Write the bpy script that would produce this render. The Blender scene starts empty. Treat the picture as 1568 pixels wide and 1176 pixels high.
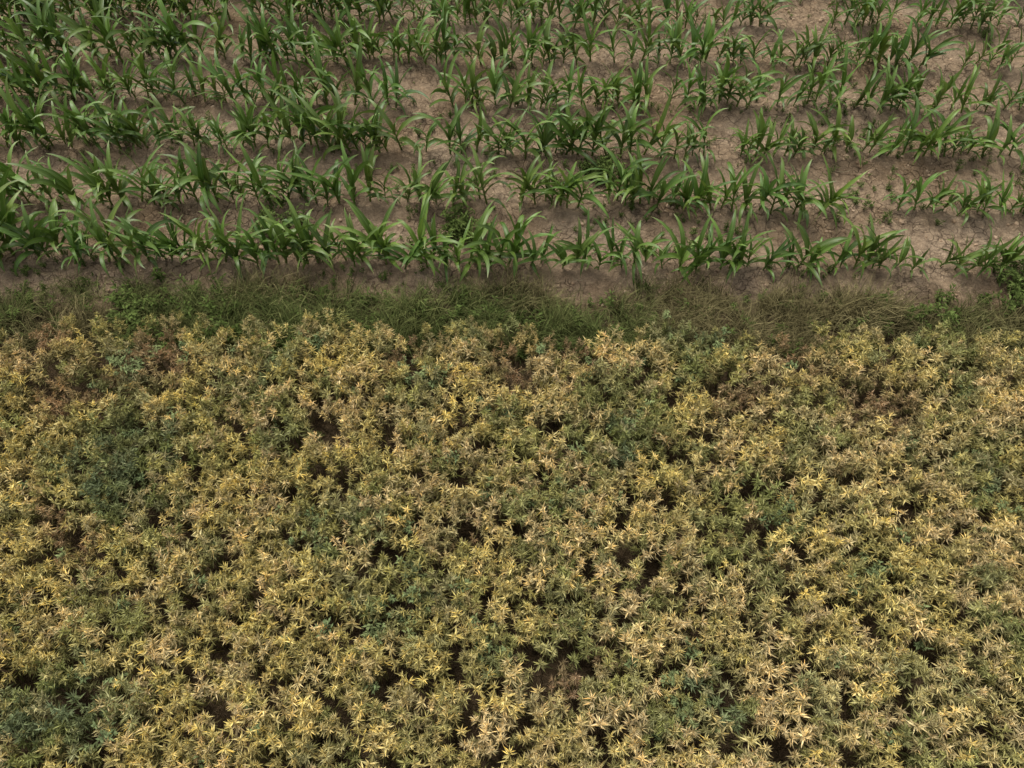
import bpy, math, random
import numpy as np
from mathutils import Vector
rng=np.random.default_rng(11)
scene=bpy.context.scene
R=math.radians

# ---------------------------------------------------------------- noise
def vnoise(x,y,seed=0):
    x=np.asarray(x,dtype=np.float64); y=np.asarray(y,dtype=np.float64)
    xi=np.floor(x).astype(np.int64); yi=np.floor(y).astype(np.int64)
    fx=x-xi; fy=y-yi
    fx=fx*fx*(3-2*fx); fy=fy*fy*(3-2*fy)
    def h(a,b):
        n=(a*374761393+b*668265263+seed*1442695041)&0xffffffff
        n=((n^(n>>13))*1274126177)&0xffffffff
        n=n^(n>>16)
        return (n&0xffff)/65535.0
    return (h(xi,yi)*(1-fx)+h(xi+1,yi)*fx)*(1-fy)+(h(xi,yi+1)*(1-fx)+h(xi+1,yi+1)*fx)*fy
def fbm(x,y,oct=4,seed=0):
    s=0;a=.5;t=0
    for i in range(oct):
        s=s+a*vnoise(x*2**i+17.3*i,y*2**i-9.1*i,seed+i); t+=a; a*=.5
    return s/t
def sstep(a,b,v):
    t=np.clip((v-a)/(b-a),0,1); return t*t*(3-2*t)

# ---------------------------------------------------------------- materials
def new_mat(name):
    m=bpy.data.materials.new(name); m.use_nodes=True
    nt=m.node_tree; nt.nodes.clear()
    return m,nt
class NB:
    def __init__(s,nt): s.nt=nt
    def n(s,t,**k):
        nd=s.nt.nodes.new(t)
        for a,b in k.items(): setattr(nd,a,b)
        return nd
    def l(s,a,b): s.nt.links.new(a,b)
    def val(s,sock,v):
        if isinstance(v,bpy.types.NodeSocket): s.l(v,sock)
        else: sock.default_value=v
    def math(s,op,a,b=0.0,clamp=False):
        nd=s.n('ShaderNodeMath',operation=op,use_clamp=clamp); s.val(nd.inputs[0],a); s.val(nd.inputs[1],b); return nd.outputs[0]
    def mix(s,f,a,b,mode='MIX'):
        nd=s.n('ShaderNodeMix',data_type='RGBA',blend_type=mode); s.val(nd.inputs[0],f)
        s.val(nd.inputs[6],a if isinstance(a,bpy.types.NodeSocket) else (*a,1)); s.val(nd.inputs[7],b if isinstance(b,bpy.types.NodeSocket) else (*b,1)); return nd.outputs[2]
    def scale(s,c,f):
        nd=s.n('ShaderNodeVectorMath',operation='SCALE'); s.l(c,nd.inputs[0]); s.val(nd.inputs[3],f); return nd.outputs[0]
    def mapr(s,v,a,b,c=0.0,d=1.0):
        nd=s.n('ShaderNodeMapRange'); s.val(nd.inputs[0],v)
        for i,q in enumerate((a,b,c,d)): nd.inputs[i+1].default_value=q
        return nd.outputs[0]
    def attr(s,name,typ='GEOMETRY'):
        return s.n('ShaderNodeAttribute',attribute_name=name,attribute_type=typ)
    def noise(s,vec,sc,det=4,rough=.5):
        nd=s.n('ShaderNodeTexNoise'); 
        if vec is not None: s.l(vec,nd.inputs['Vector'])
        nd.inputs['Scale'].default_value=sc; nd.inputs['Detail'].default_value=det; nd.inputs['Roughness'].default_value=rough
        return nd.outputs[0]
def leaf_out(b,col,rough=.5,spec=.4,trans=.25):
    p=b.n('ShaderNodeBsdfPrincipled'); b.l(col,p.inputs['Base Color'])
    p.inputs['Roughness'].default_value=rough; p.inputs['Specular IOR Level'].default_value=spec
    o=b.n('ShaderNodeOutputMaterial')
    t=b.n('ShaderNodeBsdfTranslucent'); b.l(col,t.inputs[0])
    m=b.n('ShaderNodeMixShader'); m.inputs[0].default_value=trans
    b.l(p.outputs[0],m.inputs[1]); b.l(t.outputs[0],m.inputs[2]); b.l(m.outputs[0],o.inputs[0])

def plant_mat(name,low,h0=.45,h1=.85,vary=.8,lowmix=.35):
    m,nt=new_mat(name); b=NB(nt)
    a=b.attr('lc'); sep=b.n('ShaderNodeSeparateXYZ'); b.l(a.outputs['Vector'],sep.inputs[0])
    tone=b.attr('tone').outputs['Color']
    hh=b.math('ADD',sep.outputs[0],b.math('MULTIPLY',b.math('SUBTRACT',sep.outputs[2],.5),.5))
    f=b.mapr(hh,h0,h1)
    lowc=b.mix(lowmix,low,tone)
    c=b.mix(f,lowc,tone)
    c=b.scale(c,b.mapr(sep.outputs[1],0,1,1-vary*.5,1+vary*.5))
    d=b.n('ShaderNodeBsdfDiffuse'); b.l(c,d.inputs[0])
    o=b.n('ShaderNodeOutputMaterial'); b.l(d.outputs[0],o.inputs[0])
    return m
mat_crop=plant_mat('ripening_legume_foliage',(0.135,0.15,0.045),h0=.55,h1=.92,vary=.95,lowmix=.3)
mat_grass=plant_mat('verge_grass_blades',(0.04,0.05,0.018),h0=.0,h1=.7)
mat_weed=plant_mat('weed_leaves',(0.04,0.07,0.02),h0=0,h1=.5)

def corn_mat():
    m,nt=new_mat('corn_leaf'); b=NB(nt)
    a=b.attr('lc'); sep=b.n('ShaderNodeSeparateXYZ'); b.l(a.outputs['Vector'],sep.inputs[0])
    tone=b.attr('tone').outputs['Color']
    c=b.mix(sep.outputs[2],(0.072,0.142,0.016),(0.180,0.295,0.056))
    c=b.mix(b.mapr(sep.outputs[0],.0,.25,.6,0.),c,(0.14,0.21,0.04))
    c=b.mix(b.mapr(sep.outputs[1],.0,.16,.6,0.),c,(0.27,0.37,0.13))
    c=b.mix(b.math('MULTIPLY',b.mapr(sep.outputs[0],.88,1.,0,1.),.5),c,(0.32,0.28,0.11))
    c=b.mix(1.0,c,tone,'MULTIPLY')
    leaf_out(b,c,.42,.5,.15)
    return m
mat_corn=corn_mat()

def ground_mat():
    m,nt=new_mat('field_soil'); b=NB(nt)
    geo=b.n('ShaderNodeNewGeometry'); P=geo.outputs['Position']
    sp=b.n('ShaderNodeSeparateXYZ'); b.l(P,sp.inputs[0])
    n1=b.noise(P,1.1,5,.6); n2=b.noise(P,14,6,.7); n3=b.noise(P,70,4,.7)
    c=b.mix(b.mapr(n1,.35,.65),(0.48,0.335,0.205),(0.66,0.495,0.34))
    c=b.mix(b.mapr(n2,.38,.66),b.scale(c,.58),c)
    c=b.scale(c,b.mapr(n3,.3,.7,.70,1.22))
    v=b.n('ShaderNodeTexVoronoi',feature='DISTANCE_TO_EDGE')
    vv=b.n('ShaderNodeVectorMath',operation='ADD'); b.l(P,vv.inputs[0])
    nn=b.n('ShaderNodeTexNoise'); nn.inputs['Scale'].default_value=9; b.l(P,nn.inputs['Vector'])
    sc=b.scale(nn.outputs[1],.12); b.l(sc,vv.inputs[1]); b.l(vv.outputs[0],v.inputs['Vector']); v.inputs['Scale'].default_value=11
    cr=b.mapr(v.outputs['Distance'],0,.05)
    crm=b.math('MAXIMUM',cr,b.mapr(b.noise(P,2.3,3),.42,.55,1.,.0),clamp=True)
    crm=b.mapr(crm,0,1,.5,1)
    c=b.scale(c,crm)
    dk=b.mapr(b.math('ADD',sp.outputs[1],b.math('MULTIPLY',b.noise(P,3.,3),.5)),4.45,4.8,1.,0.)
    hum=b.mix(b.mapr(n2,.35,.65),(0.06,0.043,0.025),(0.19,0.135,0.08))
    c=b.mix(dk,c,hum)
    ln=b.n('ShaderNodeVectorMath',operation='LENGTH'); b.l(P,ln.inputs[0])
    far=b.mapr(ln.outputs['Value'],16,30)
    fc=b.mix(dk,(0.06,0.11,0.03),(0.20,0.17,0.07))
    c=b.mix(far,c,fc)
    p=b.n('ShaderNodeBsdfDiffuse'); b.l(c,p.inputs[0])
    hgt=b.math('ADD',b.math('MULTIPLY',n2,.9),b.math('ADD',b.math('MULTIPLY',n3,.35),b.math('MULTIPLY',crm,.5)))
    bm=b.n('ShaderNodeBump'); bm.inputs['Strength'].default_value=1.; bm.inputs['Distance'].default_value=.06; b.l(hgt,bm.inputs['Height']); b.l(bm.outputs[0],p.inputs['Normal'])
    o=b.n('ShaderNodeOutputMaterial'); b.l(p.outputs[0],o.inputs[0])
    return m
mat_ground=ground_mat()
def clod_mat(name,c1,c2):
    m,nt=new_mat(name); b=NB(nt)
    geo=b.n('ShaderNodeNewGeometry')
    n=b.noise(geo.outputs['Position'],8,4,.6)
    c=b.mix(b.mapr(n,.35,.65),c1,c2)
    p=b.n('ShaderNodeBsdfDiffuse'); b.l(c,p.inputs[0])
    o=b.n('ShaderNodeOutputMaterial'); b.l(p.outputs[0],o.inputs[0]); return m
mat_clod=clod_mat('soil_clod',(0.37,0.255,0.16),(0.58,0.43,0.295))
mat_straw=clod_mat('dry_straw',(0.38,0.30,0.18),(0.56,0.46,0.32))

# ---------------------------------------------------------------- terrain height
def ground_h(x,y):
    clods=(fbm(x*9,y*9,3,5)-.5)*.055+(fbm(x*28,y*28,2,9)-.5)*.03
    broad=(fbm(x*.9,y*.9,2,3)-.5)*.08
    ridge=.018*np.cos((y+.02*x-4.75)/.75*2*math.pi)*(y>4.3)
    fade=1-sstep(14,22,np.hypot(x,y-4))
    return (clods+broad+ridge)*fade

# ---------------------------------------------------------------- mesh helpers
def mesh_np(name,V,F,mat=None,lc=None,smooth=False):
    me=bpy.data.meshes.new(name)
    V=np.asarray(V,dtype=np.float32)
    me.from_pydata(V.tolist(),[],F)
    if lc is not None:
        a=me.attributes.new('lc','FLOAT_VECTOR','POINT'); a.data.foreach_set('vector',np.asarray(lc,dtype=np.float32).ravel())
    if mat: me.materials.append(mat)
    if smooth: me.polygons.foreach_set('use_smooth',[True]*len(me.polygons))
    me.update(); return me
class Acc:
    def __init__(s): s.V=[];s.F=[];s.C=[]
    def add(s,V,F,C):
        o=len(s.V); s.V.extend(V); s.F.extend([tuple(i+o for i in f) for f in F]); s.C.extend(C)
def nrm(v): return v/ (np.linalg.norm(v)+1e-9)
UP=np.array([0,0,1.])
def leaflet(acc,p,d,L,W,droop,lc,fold=.3,full=False):
    d=nrm(d); side=nrm(np.cross(d,UP)+1e-4*rng.normal(size=3)); n=np.cross(side,d)
    m=p+d*L*.42
    tip=p+d*L+np.array([0,0,-droop*L])
    if full:
        V=[p,m-side*W/2+n*W*fold,m,m+side*W/2+n*W*fold,tip]
        acc.add([v.tolist() for v in V],[(0,2,1),(0,3,2),(1,2,4),(2,3,4)],[lc]*5)
    else:
        V=[p,m-side*W/2+n*W*fold,tip,m+side*W/2+n*W*fold]
        acc.add([v.tolist() for v in V],[(0,2,1),(0,3,2)],[lc]*4)
def stem(acc,p,q,w,lc):
    d=nrm(q-p); a=nrm(np.cross(d,[.3,.9,.1])); b=np.cross(d,a); V=[]
    for pt,ww in((p,w),(q,w*.6)):
        for k in range(3):
            an=k*2.094; V.append((pt+ww*(a*math.cos(an)+b*math.sin(an))).tolist())
    acc.add(V,[(0,1,4,3),(1,2,5,4),(2,0,3,5)],[lc]*6)

def make_coll(name,meshes):
    c=bpy.data.collections.new(name)
    for i,m in enumerate(meshes):
        o=bpy.data.objects.new('%s_variant_%02d'%(name,i),m); c.objects.link(o)
    return c

def scatter(name,P,rot,scl,idx,tone,coll):
    P=np.asarray(P,dtype=np.float32); n=len(P)
    me=bpy.data.meshes.new(name); me.vertices.add(n); me.vertices.foreach_set('co',P.ravel())
    def at(nm,t,f,d): 
        a=me.attributes.new(nm,t,'POINT'); a.data.foreach_set(f,np.ascontiguousarray(d).ravel())
    at('rot','FLOAT_VECTOR','vector',np.asarray(rot,dtype=np.float32))
    at('scl','FLOAT','value',np.asarray(scl,dtype=np.float32))
    at('idx','INT','value',np.asarray(idx,dtype=np.int32))
    at('tone','FLOAT_VECTOR','vector',np.asarray(tone,dtype=np.float32))
    ob=bpy.data.objects.new(name,me); scene.collection.objects.link(ob)
    key='gn_'+coll.name
    ng=bpy.data.node_groups.get(key)
    if ng is None:
        ng=bpy.data.node_groups.new(key,'GeometryNodeTree')
        ng.interface.new_socket('Geometry',in_out='INPUT',socket_type='NodeSocketGeometry')
        ng.interface.new_socket('Geometry',in_out='OUTPUT',socket_type='NodeSocketGeometry')
        N=ng.nodes; Lk=ng.links
        gi=N.new('NodeGroupInput'); go=N.new('NodeGroupOutput')
        ci=N.new('GeometryNodeCollectionInfo'); ci.inputs['Collection'].default_value=coll
        ci.inputs['Separate Children'].default_value=True; ci.inputs['Reset Children'].default_value=True
        ip=N.new('GeometryNodeInstanceOnPoints'); ip.inputs['Pick Instance'].default_value=True
        def na(nm,t):
            a=N.new('GeometryNodeInputNamedAttribute'); a.data_type=t; a.inputs[0].default_value=nm; return a.outputs[0]
        e=N.new('FunctionNodeEulerToRotation')
        Lk.new(na('rot','FLOAT_VECTOR'),e.inputs[0]); Lk.new(e.outputs[0],ip.inputs['Rotation'])
        Lk.new(na('scl','FLOAT'),ip.inputs['Scale']); Lk.new(na('idx','INT'),ip.inputs['Instance Index'])
        Lk.new(gi.outputs[0],ip.inputs['Points']); Lk.new(ci.outputs[0],ip.inputs['Instance'])
        rz=N.new('GeometryNodeRealizeInstances'); Lk.new(ip.outputs[0],rz.inputs[0]); Lk.new(rz.outputs[0],go.inputs[0])
    md=ob.modifiers.new('scatter','NODES'); md.node_group=ng
    return ob

# ---------------------------------------------------------------- ground
def axis(lo,hi,step,far):
    a=list(np.arange(lo,hi,step)); s=step; v=a[-1]
    while v<far: s*=1.35; v+=s; a.append(v)
    s=step; v=a[0]; b=[]
    while v>-far: s*=1.35; v-=s; b.append(v)
    return np.array(b[::-1]+a)
ax=axis(-7.5,7.5,.03,1500); ay=axis(3.6,10.5,.03,1500)
X,Y=np.meshgrid(ax,ay); Z=ground_h(X,Y)
V=np.stack([X,Y,Z],-1).reshape(-1,3)
nx,ny=len(ax),len(ay)
I=np.arange(nx*ny).reshape(ny,nx)
F=np.stack([I[:-1,:-1],I[:-1,1:],I[1:,1:],I[1:,:-1]],-1).reshape(-1,4).tolist()
g=bpy.data.objects.new('ground',mesh_np('ground',V,F,mat_ground,smooth=True)); scene.collection.objects.link(g)

# ---------------------------------------------------------------- corn templates
def corn_leaf(acc,base,phi,e0,droop,L,W,rnd,twist):
    NS=9; p=base.copy()
    rows=[]; 
    ph=phi; bend=rng.normal()*.3; wph=rng.uniform(0,6.28); wf=rng.uniform(9,16)
    pw=rng.uniform(1.3,3.0)
    for i in range(NS+1):
        t=i/NS
        e=e0-droop*t**pw
        az=ph+bend*t*t
        d=np.array([math.cos(e)*math.cos(az),math.cos(e)*math.sin(az),math.sin(e)])
        if i>0: p=p+d*L/NS
        side=np.array([-math.sin(az),math.cos(az),0.]); n=np.cross(d,side)
        tw=twist*t; s2=side*math.cos(tw)+n*math.sin(tw); n2=-side*math.sin(tw)+n*math.cos(tw)
        w=W*.5*(.5+.5*min(1,t/.22))*max(0.02,(1-t**2.5))**.85
        fold=.5*(1-t)**1.2+.15
        for u,sg in((1,-1),(0,1),(1,1)):
            wav=math.sin(wf*t*1.6+wph+(0 if sg>0 else 2.1))*.22*w*(u==1)*math.sin(math.pi*t)
            q=p+s2*sg*u*w*math.cos(fold)+n2*(u*w*math.sin(fold)+wav)
            rows.append((q.tolist(),(t,u,rnd)))
    V=[r[0] for r in rows]; C=[r[1] for r in rows]; F=[]
    for i in range(NS):
        for k in range(2):
            a=i*3+k; F.append((a,a+1,a+4,a+3))
    acc.add(V,F,C)
def corn_plant(k):
    acc=Acc(); H=rng.uniform(.15,.23)
    lean=rng.normal(size=2)*.02
    ang=rng.uniform(0,6.28)
    NSg=3; ns=5; V=[];C=[];F=[]
    for i in range(NSg+1):
        t=i/NSg; r=.010*(1-.5*t)
        for j in range(ns):
            a=j/ns*6.283; V.append([lean[0]*t+r*math.cos(a),lean[1]*t+r*math.sin(a),-.04+(H+.04)*t]); C.append((.15,.3,.4))
    for i in range(NSg):
        for j in range(ns): F.append((i*ns+j,i*ns+(j+1)%ns,(i+1)*ns+(j+1)%ns,(i+1)*ns+j))
    acc.add(V,F,C)
    n=rng.integers(7,11)
    for i in range(n):
        f=i/(n-1)
        z=.03+(H-.03)*f**.9
        phi=ang+math.pi*i+rng.normal()*.6
        e0=R(44+32*f+rng.normal()*9)
        droop=R(rng.uniform(55,145)*(1-.35*f)) 
        if f>.8: e0=R(rng.uniform(62,84)); droop=R(rng.uniform(15,90))
        L=(.18+.22*math.sin(math.pi*(.12+.66*f)))*rng.uniform(.82,1.18)
        W=(.027+.023*math.sin(math.pi*(.15+.6*f)))*rng.uniform(.85,1.15)
        b=np.array([lean[0]*f,lean[1]*f,z])
        corn_leaf(acc,b,phi,e0,droop,L,W,rng.uniform(),rng.normal()*.7)
    return mesh_np('corn_plant_%02d'%k,acc.V,acc.F,mat_corn,acc.C,smooth=True)
corn_coll=make_coll('corn_plant',[corn_plant(k) for k in range(24)])

SL=-.018
def row_y(i,x): return 4.74+.75*i+SL*x+.02*np.sin(x*.9+i*2.1)
gaps={0:[(3.55,.10),(.35,.04)],1:[(3.15,.26),(-.1,.06)],2:[(2.1,.10),(-1.0,.06)],3:[(-.9,.26),(2.6,.10)],4:[(4.6,.2),(1.0,.1)],5:[(3.2,.3)]}
for i in range(14):
    xs=[];x=-8.-.2*i+rng.uniform(0,.1)
    while x<8+.2*i:
        xs.append(x); x+=(.100+.003*x)*rng.uniform(.5,1.5)
    xs=np.array(xs)
    keep=rng.uniform(size=len(xs))>.04
    for gx,gr in gaps.get(i,[]): keep&=np.abs(xs-gx)>gr
    xs=xs[keep]; n=len(xs)
    ys=row_y(i,xs)+rng.normal(size=n)*(.026-.003*xs).clip(.018)
    sc=(1.02-.026*xs)*rng.uniform(.68,1.2,n)*(.82+.38*fbm(xs*1.2,ys,2,40))
    rot=np.stack([rng.normal(size=n)*.14,rng.normal(size=n)*.14,rng.uniform(0,6.283,n)],-1)
    br=rng.uniform(.78,1.2,n); tone=np.stack([br*rng.uniform(.9,1.15,n),br,br*rng.uniform(.8,1.1,n)],-1)
    scatter('corn_row',np.stack([xs,ys,ground_h(xs,ys)],-1),rot,sc,rng.integers(0,24,n),tone,corn_coll)

# ---------------------------------------------------------------- ripening legume crop
def crop_plant(k):
    acc=Acc(); nst=5
    for s in range(nst):
        a=s/nst*6.283+rng.normal()*.4; r=rng.uniform(.03,.10) if s else .01
        H=rng.uniform(.235,.30)-r*.15
        top=np.array([r*math.cos(a),r*math.sin(a),H]); base=np.array([r*.2*math.cos(a),r*.2*math.sin(a),-.02])
        hr=rng.uniform()
        out=np.array([math.cos(a),math.sin(a),0])*(r*1.5)
        stem(acc,base,top,.003,(.5,.4,.5))
        for lev,(fr,nl,ln) in enumerate(((1.,18,.040),(.87,9,.044),(.66,6,.06))):
            c=base+(top-base)*fr
            for j in range(nl):
                az=rng.uniform(0,6.283); el=R(rng.uniform(0,80) if lev==0 else rng.uniform(-15,50))
                d=np.array([math.cos(el)*math.cos(az),math.cos(el)*math.sin(az),math.sin(el)])+out*.6
                L=ln*rng.uniform(.55,1.4)
                pj=c+np.array([0,0,rng.uniform(-.025,.008)])
                leaflet(acc,pj,d,L,(.0056 if lev==0 else .0085)*rng.uniform(.7,1.3),rng.uniform(-.05,.3),(fr*H/.28,rng.uniform(),hr))
    return mesh_np('crop_plant_%02d'%k,acc.V,acc.F,mat_crop,acc.C)
crop_coll=make_coll('legume_plant',[crop_plant(k) for k in range(20)])

YEL=np.array([.79,.665,.27]); STR=np.array([.82,.66,.36]); GRN=np.array([.35,.38,.14]); TEAL=np.array([.20,.26,.135]); BRN=np.array([.46,.305,.185])
brown=[(-2.73,3.62,.32),(.08,3.55,.26),(-.79,3.68,.18),(2.2,3.62,.25),(2.55,3.15,.33),(.55,3.74,.2),(-3.2,3.25,.28),(-.3,2.2,.12),(.35,1.3,.12),(-3.7,3.8,.3),(-1.3,3.1,.16),(1.6,3.3,.18),(-2.9,2.1,.2)]
green=[(-2.72,2.62,.42),(-2.9,3.5,.25),(-1.7,3.62,.22),(-.68,3.4,.25),(1.38,3.62,.28),(.75,2.93,.22),(-.72,1.72,.28),(3.2,2.6,.33),(1.75,2.25,.15),(-2.6,1.0,.35),(-.16,1.37,.15),(1.07,1.2,.22),(-1.3,2.2,.22),(2.3,1.9,.2),(.3,2.4,.12),(3.1,1.3,.2)]
holes=[(-1.35,3.02,.13),(1.68,2.2,.12),(-1.28,2.62,.08),(-.68,1.68,.07),(.72,1.98,.07),(.03,3.5,.08),(-2.9,2.3,.06),(.3,1.35,.06),(1.4,2.9,.07),(-.35,2.17,.07),(.3,2.9,.06),(2.4,1.4,.05),(-1.8,1.9,.06),(-.7,3.45,.08)]
S=.102
gx,gy=np.meshgrid(np.arange(-6.6,6.6,S),np.arange(-.6,4.15,S*.87)); gx=gx+(np.arange(gx.shape[0])%2)[:,None]*S*.5
x=gx.ravel(); y=gy.ravel(); x=x+rng.normal(size=x.size)*.033; y=y+rng.normal(size=y.size)*.033
edge=3.92+SL*x+(fbm(x*2.6,x*0,4,70)-.5)*.42
keep=(y<edge)&(rng.uniform(size=x.size)>.05)&(fbm(x*4.5,y*4.5,2,77)>.10)
keep&=~((y>edge-.25)&(rng.uniform(size=x.size)<.25))
for hx,hy,hr in holes: keep&=np.hypot(x-hx,y-hy)>hr
x=x[keep];y=y[keep];edge=edge[keep];n=len(x)
def blobs(L,seed):
    v=np.zeros(n)
    wx=x+(fbm(x*4,y*4,2,seed)-.5)*.5; wy=y+(fbm(x*4,y*4,2,seed+3)-.5)*.5
    for bx,by,br in L: v=np.maximum(v,1-sstep(br*.4,br*1.3,np.hypot(wx-bx,wy-by)))
    return v
fb=blobs(brown,100); fg=blobs(green,120)
nz=fbm(x*1.3,y*1.3,4,50); nz2=fbm(x*3.1,y*3.1,3,55); r1=rng.uniform(size=n); r2=rng.uniform(size=n)
g1=sstep(.48,.73,nz*.40+nz2*.27+r1*.33)
m=sstep(.3,.7,nz2*.6+r2*.4)[:,None]
col=YEL*(1-m)+STR*m
gf=np.clip(g1*.8+fg*.55+.3*sstep(.3,0,edge-y),0,.92)[:,None]
tealf=np.clip(fg*sstep(.25,.75,r2)+.5*g1*(r2>.8),0,1)[:,None]
gcol=GRN*(1-tealf)+TEAL*tealf
col=col*(1-gf)+gcol*gf
bf=(np.clip(fb,0,1)*.85)[:,None]; col=col*(1-bf)+BRN*bf
col=col*rng.uniform(.74,1.10,n)[:,None]
sc=rng.uniform(.82,1.14,n)*(.90+.2*nz2)*(1-.25*fb)*(.72+.28*sstep(0,.4,edge-y))
rot=np.stack([rng.normal(size=n)*.12,rng.normal(size=n)*.12,rng.uniform(0,6.283,n)],-1)
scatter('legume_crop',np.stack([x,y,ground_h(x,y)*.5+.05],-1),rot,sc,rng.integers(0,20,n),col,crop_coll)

# ---------------------------------------------------------------- verge grass
def grass_tuft(k):
    acc=Acc()
    for j in range(34):
        a=rng.uniform(0,6.283); r=abs(rng.normal())*.05; p=np.array([r*math.cos(a),r*math.sin(a),-.01])
        az=rng.uniform(0,6.283); el=R(rng.uniform(50,90)); L=rng.uniform(.12,.34); W=rng.uniform(.002,.0052)
        dr=R(rng.uniform(20,100)); NS=3; rn=rng.uniform(); V=[];C=[];F=[]
        side=np.array([-math.sin(az),math.cos(az),0])
        for i in range(NS+1):
            t=i/NS; e=el-dr*t*t
            if i: p=p+np.array([math.cos(e)*math.cos(az)+.3*t,math.cos(e)*math.sin(az),math.sin(e)])*L/NS
            w=W*(1-t*.9)
            V+= [(p-side*w).tolist(),(p+side*w).tolist()]; C+=[(t,rn,.5)]*2
            if i: F.append((2*i-2,2*i-1,2*i+1,2*i))
        acc.add(V,F,C)
    return mesh_np('grass_tuft_%02d'%k,acc.V,acc.F,mat_grass,acc.C)
grass_coll=make_coll('grass_tuft',[grass_tuft(k) for k in range(10)])
N=3800
x=rng.uniform(-7.5,7.5,N); y=rng.uniform(3.6,4.85,N)+SL*x
lo=3.76+SL*x; hi=4.38+SL*x+(fbm(x*1.7,x*0+4,3,81)-.5)*.8
k=(y>lo)&(y<hi)&(fbm(x*3,y*3,2,88)>.30); x=x[k];y=y[k];n=len(x)
brn=sstep(.40,.62,fbm(x*1.1,y*2,3,84)+.05*x/4); r=rng.uniform(size=n)
GA=np.array([.11,.145,.045]);GB=np.array([.27,.20,.11]);GC=np.array([.20,.21,.075])
col=GA+(GC-GA)*r[:,None]; col=col*(1-brn[:,None]*.6)+GB*brn[:,None]*.6
col*=rng.uniform(.5,1.3,n)[:,None]
scatter('grass_verge',np.stack([x,y,ground_h(x,y)],-1),np.stack([rng.normal(size=n)*.2,rng.normal(size=n)*.2,rng.normal(size=n)*1.6],-1),rng.uniform(.45,1.05,n)*(.6+.8*fbm(x*2.5,y*2.5,2,89)),rng.integers(0,10,n),col,grass_coll)

# ---------------------------------------------------------------- broadleaf weeds
def weed(k):
    acc=Acc(); ns=rng.integers(4,8)
    for s in range(ns):
        a=rng.uniform(0,6.283); r=rng.uniform(.01,.08); H=rng.uniform(.05,.16)
        top=np.array([r*math.cos(a),r*math.sin(a),H]); stem(acc,np.array([0,0,-.01]),top,.0025,(.3,.5,.5))
        for j in range(9):
            f=rng.uniform(.3,1); c=top*f; az=rng.uniform(0,6.283); el=R(rng.uniform(-5,45))
            d=np.array([math.cos(el)*math.cos(az),math.cos(el)*math.sin(az),math.sin(el)])
            leaflet(acc,c,d,rng.uniform(.025,.05),rng.uniform(.008,.016),.2,(f,rng.uniform(),.5),.15,True)
    return mesh_np('weed_%02d'%k,acc.V,acc.F,mat_weed,acc.C)
weed_coll=make_coll('broadleaf_weed',[weed(k) for k in range(8)])
N=7500
x=rng.uniform(-8,8,N); y=rng.uniform(3.75,12,N)+SL*x
dens=fbm(x*1.5,y*1.5,3,90)-.03*x/4
ph=np.abs(((y-SL*x-4.73)/.75+.5)%1-.5)
k=(dens+(.5-ph)*.30+rng.normal(size=N)*.09>.62)
k|=(y<4.42+SL*x)&(rng.uniform(size=N)>.15)
x=x[k];y=y[k];sc=rng.uniform(.25,.8,len(x))*np.where(y<4.42+SL*x,1.45,1)
for bx,by,br,m in ((-.42,5.1,.13,22),(.83,5.9,.16,26),(-2.1,5.2,.2,14),(4.3,4.35,.25,40),(-3.1,4.3,.2,20),(-1.8,3.8,.12,12),(-2.5,4.05,.3,24),(3.3,4.0,.3,22)):
    x=np.append(x,bx+rng.normal(size=m)*br*.6); y=np.append(y,by+rng.normal(size=m)*br*.6); sc=np.append(sc,rng.uniform(.8,1.5,m))
n=len(x); r=rng.uniform(size=(n,1))
col=np.array([.07,.10,.025])*(1-r)+np.array([.13,.175,.05])*r
scatter('weed_patch',np.stack([x,y,ground_h(x,y)],-1),np.stack([x*0,x*0,rng.uniform(0,6.28,n)],-1),sc,rng.integers(0,8,n),col,weed_coll)
P=[]
for bx,by,br in green:
    m=int(50*br); P+= [(bx+rng.normal()*br*.6,by+rng.normal()*br*.6) for _ in range(m)]
P+= [(rng.uniform(-7,7),rng.uniform(-.5,3.7)) for _ in range(260)]
P=np.array(P); n=len(P); r=rng.uniform(size=(n,1))
col=np.array([.16,.21,.095])*(1-r)+np.array([.25,.29,.12])*r
scatter('crop_weeds',np.stack([P[:,0],P[:,1],rng.uniform(.15,.22,n)],-1),np.stack([P[:,0]*0,P[:,0]*0,rng.uniform(0,6.28,n)],-1),rng.uniform(.6,1.0,n),rng.integers(0,8,n),col,weed_coll)

# ---------------------------------------------------------------- clods and straw litter
import bmesh
def clod(k):
    bm=bmesh.new(); bmesh.ops.create_icosphere(bm,subdivisions=2,radius=.5)
    s=rng.uniform(.6,1.2,3)
    for v in bm.verts:
        q=v.co; f=1+.5*(float(vnoise(q.x*3+k*7,q.y*3+q.z*4,k))-.5)
        v.co=Vector((q.x*f*s[0],q.y*f*s[1],q.z*f*s[2]*.65))
    me=bpy.data.meshes.new('clod_%02d'%k); bm.to_mesh(me); bm.free(); me.materials.append(mat_clod); return me
clod_coll=make_coll('soil_clod',[clod(k) for k in range(6)])
N=12000
x=rng.uniform(-7,7,N); y=rng.uniform(4.2,10,N); k=fbm(x*2,y*2,3,95)+rng.normal(size=N)*.1>.45; x=x[k];y=y[k];n=len(x)
scatter('soil_clods',np.stack([x,y,ground_h(x,y)+.001],-1),rng.uniform(0,6.28,(n,3))*[.1,.1,1],.008+.04*rng.uniform(size=n)**4,rng.integers(0,6,n),np.ones((n,3)),clod_coll)
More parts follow.
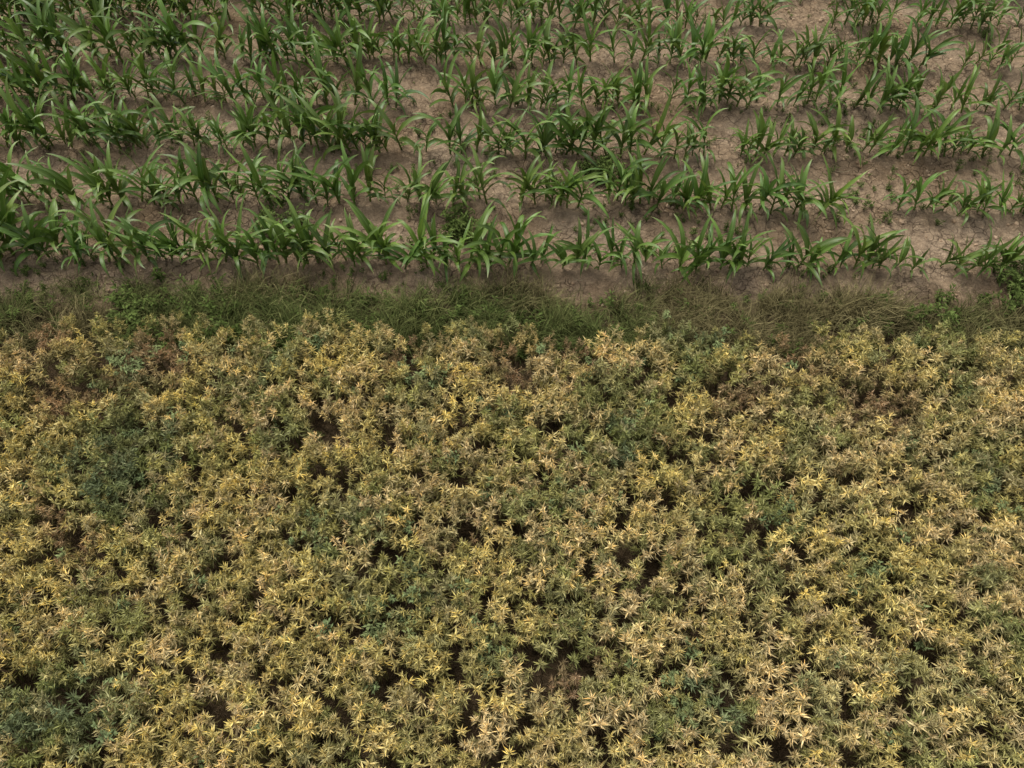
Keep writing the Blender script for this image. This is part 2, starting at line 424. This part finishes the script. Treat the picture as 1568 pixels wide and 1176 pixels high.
def straw(k):
    acc=Acc(); b=rng.normal()*.15
    for i in range(3):
        p=np.array([-.5+i/3,b*math.sin(i/3*3.14),0]);q=np.array([-.5+(i+1)/3,b*math.sin((i+1)/3*3.14),0]); stem(acc,p,q,.035,(0,0,0))
    return mesh_np('straw_%02d'%k,acc.V,acc.F,mat_straw)
straw_coll=make_coll('dry_straw',[straw(k) for k in range(4)])
N=2600
x=rng.uniform(-8,8,N); y=rng.uniform(3.7,11,N)
scatter('straw_litter',np.stack([x,y,ground_h(x,y)+.006],-1),np.stack([rng.normal(size=N)*.1,rng.normal(size=N)*.15,rng.uniform(0,6.28,N)],-1),.03+.09*rng.uniform(size=N)**2,rng.integers(0,4,N),np.ones((N,3)),straw_coll)

# ---------------------------------------------------------------- light
w=bpy.data.worlds.new('World'); scene.world=w; w.use_nodes=True
nt=w.node_tree; bg=nt.nodes['Background']; sky=nt.nodes.new('ShaderNodeTexSky'); sky.sky_type='NISHITA'; sky.sun_disc=False
EL=R(62); AZ=R(-35)
sky.sun_elevation=EL; sky.sun_rotation=AZ; sky.dust_density=4; sky.air_density=1.0
hs=nt.nodes.new('ShaderNodeHueSaturation'); hs.inputs['Saturation'].default_value=.2   # clouded sky is nearly grey
nt.links.new(sky.outputs[0],hs.inputs['Color']); nt.links.new(hs.outputs[0],bg.inputs[0]); bg.inputs[1].default_value=.15
sd=bpy.data.lights.new('sun','SUN'); sd.energy=1.5; sd.angle=R(26); sd.color=(1,.94,.82)
so=bpy.data.objects.new('sun',sd); scene.collection.objects.link(so)
dirv=Vector((math.sin(AZ)*math.cos(EL),math.cos(AZ)*math.cos(EL),math.sin(EL)))
so.rotation_euler=dirv.to_track_quat('Z','Y').to_euler(); so.location=dirv*20

cd=bpy.data.cameras.new('camera'); cam=bpy.data.objects.new('camera',cd); scene.collection.objects.link(cam)
cam.location=(0,0,5); cam.rotation_euler=(R(35),0,0); cd.sensor_width=36; cd.lens=27.7; cd.clip_end=5000; cd.clip_start=.05
scene.camera=cam
scene.view_settings.view_transform='Standard'; scene.view_settings.look='None'; scene.view_settings.exposure=0
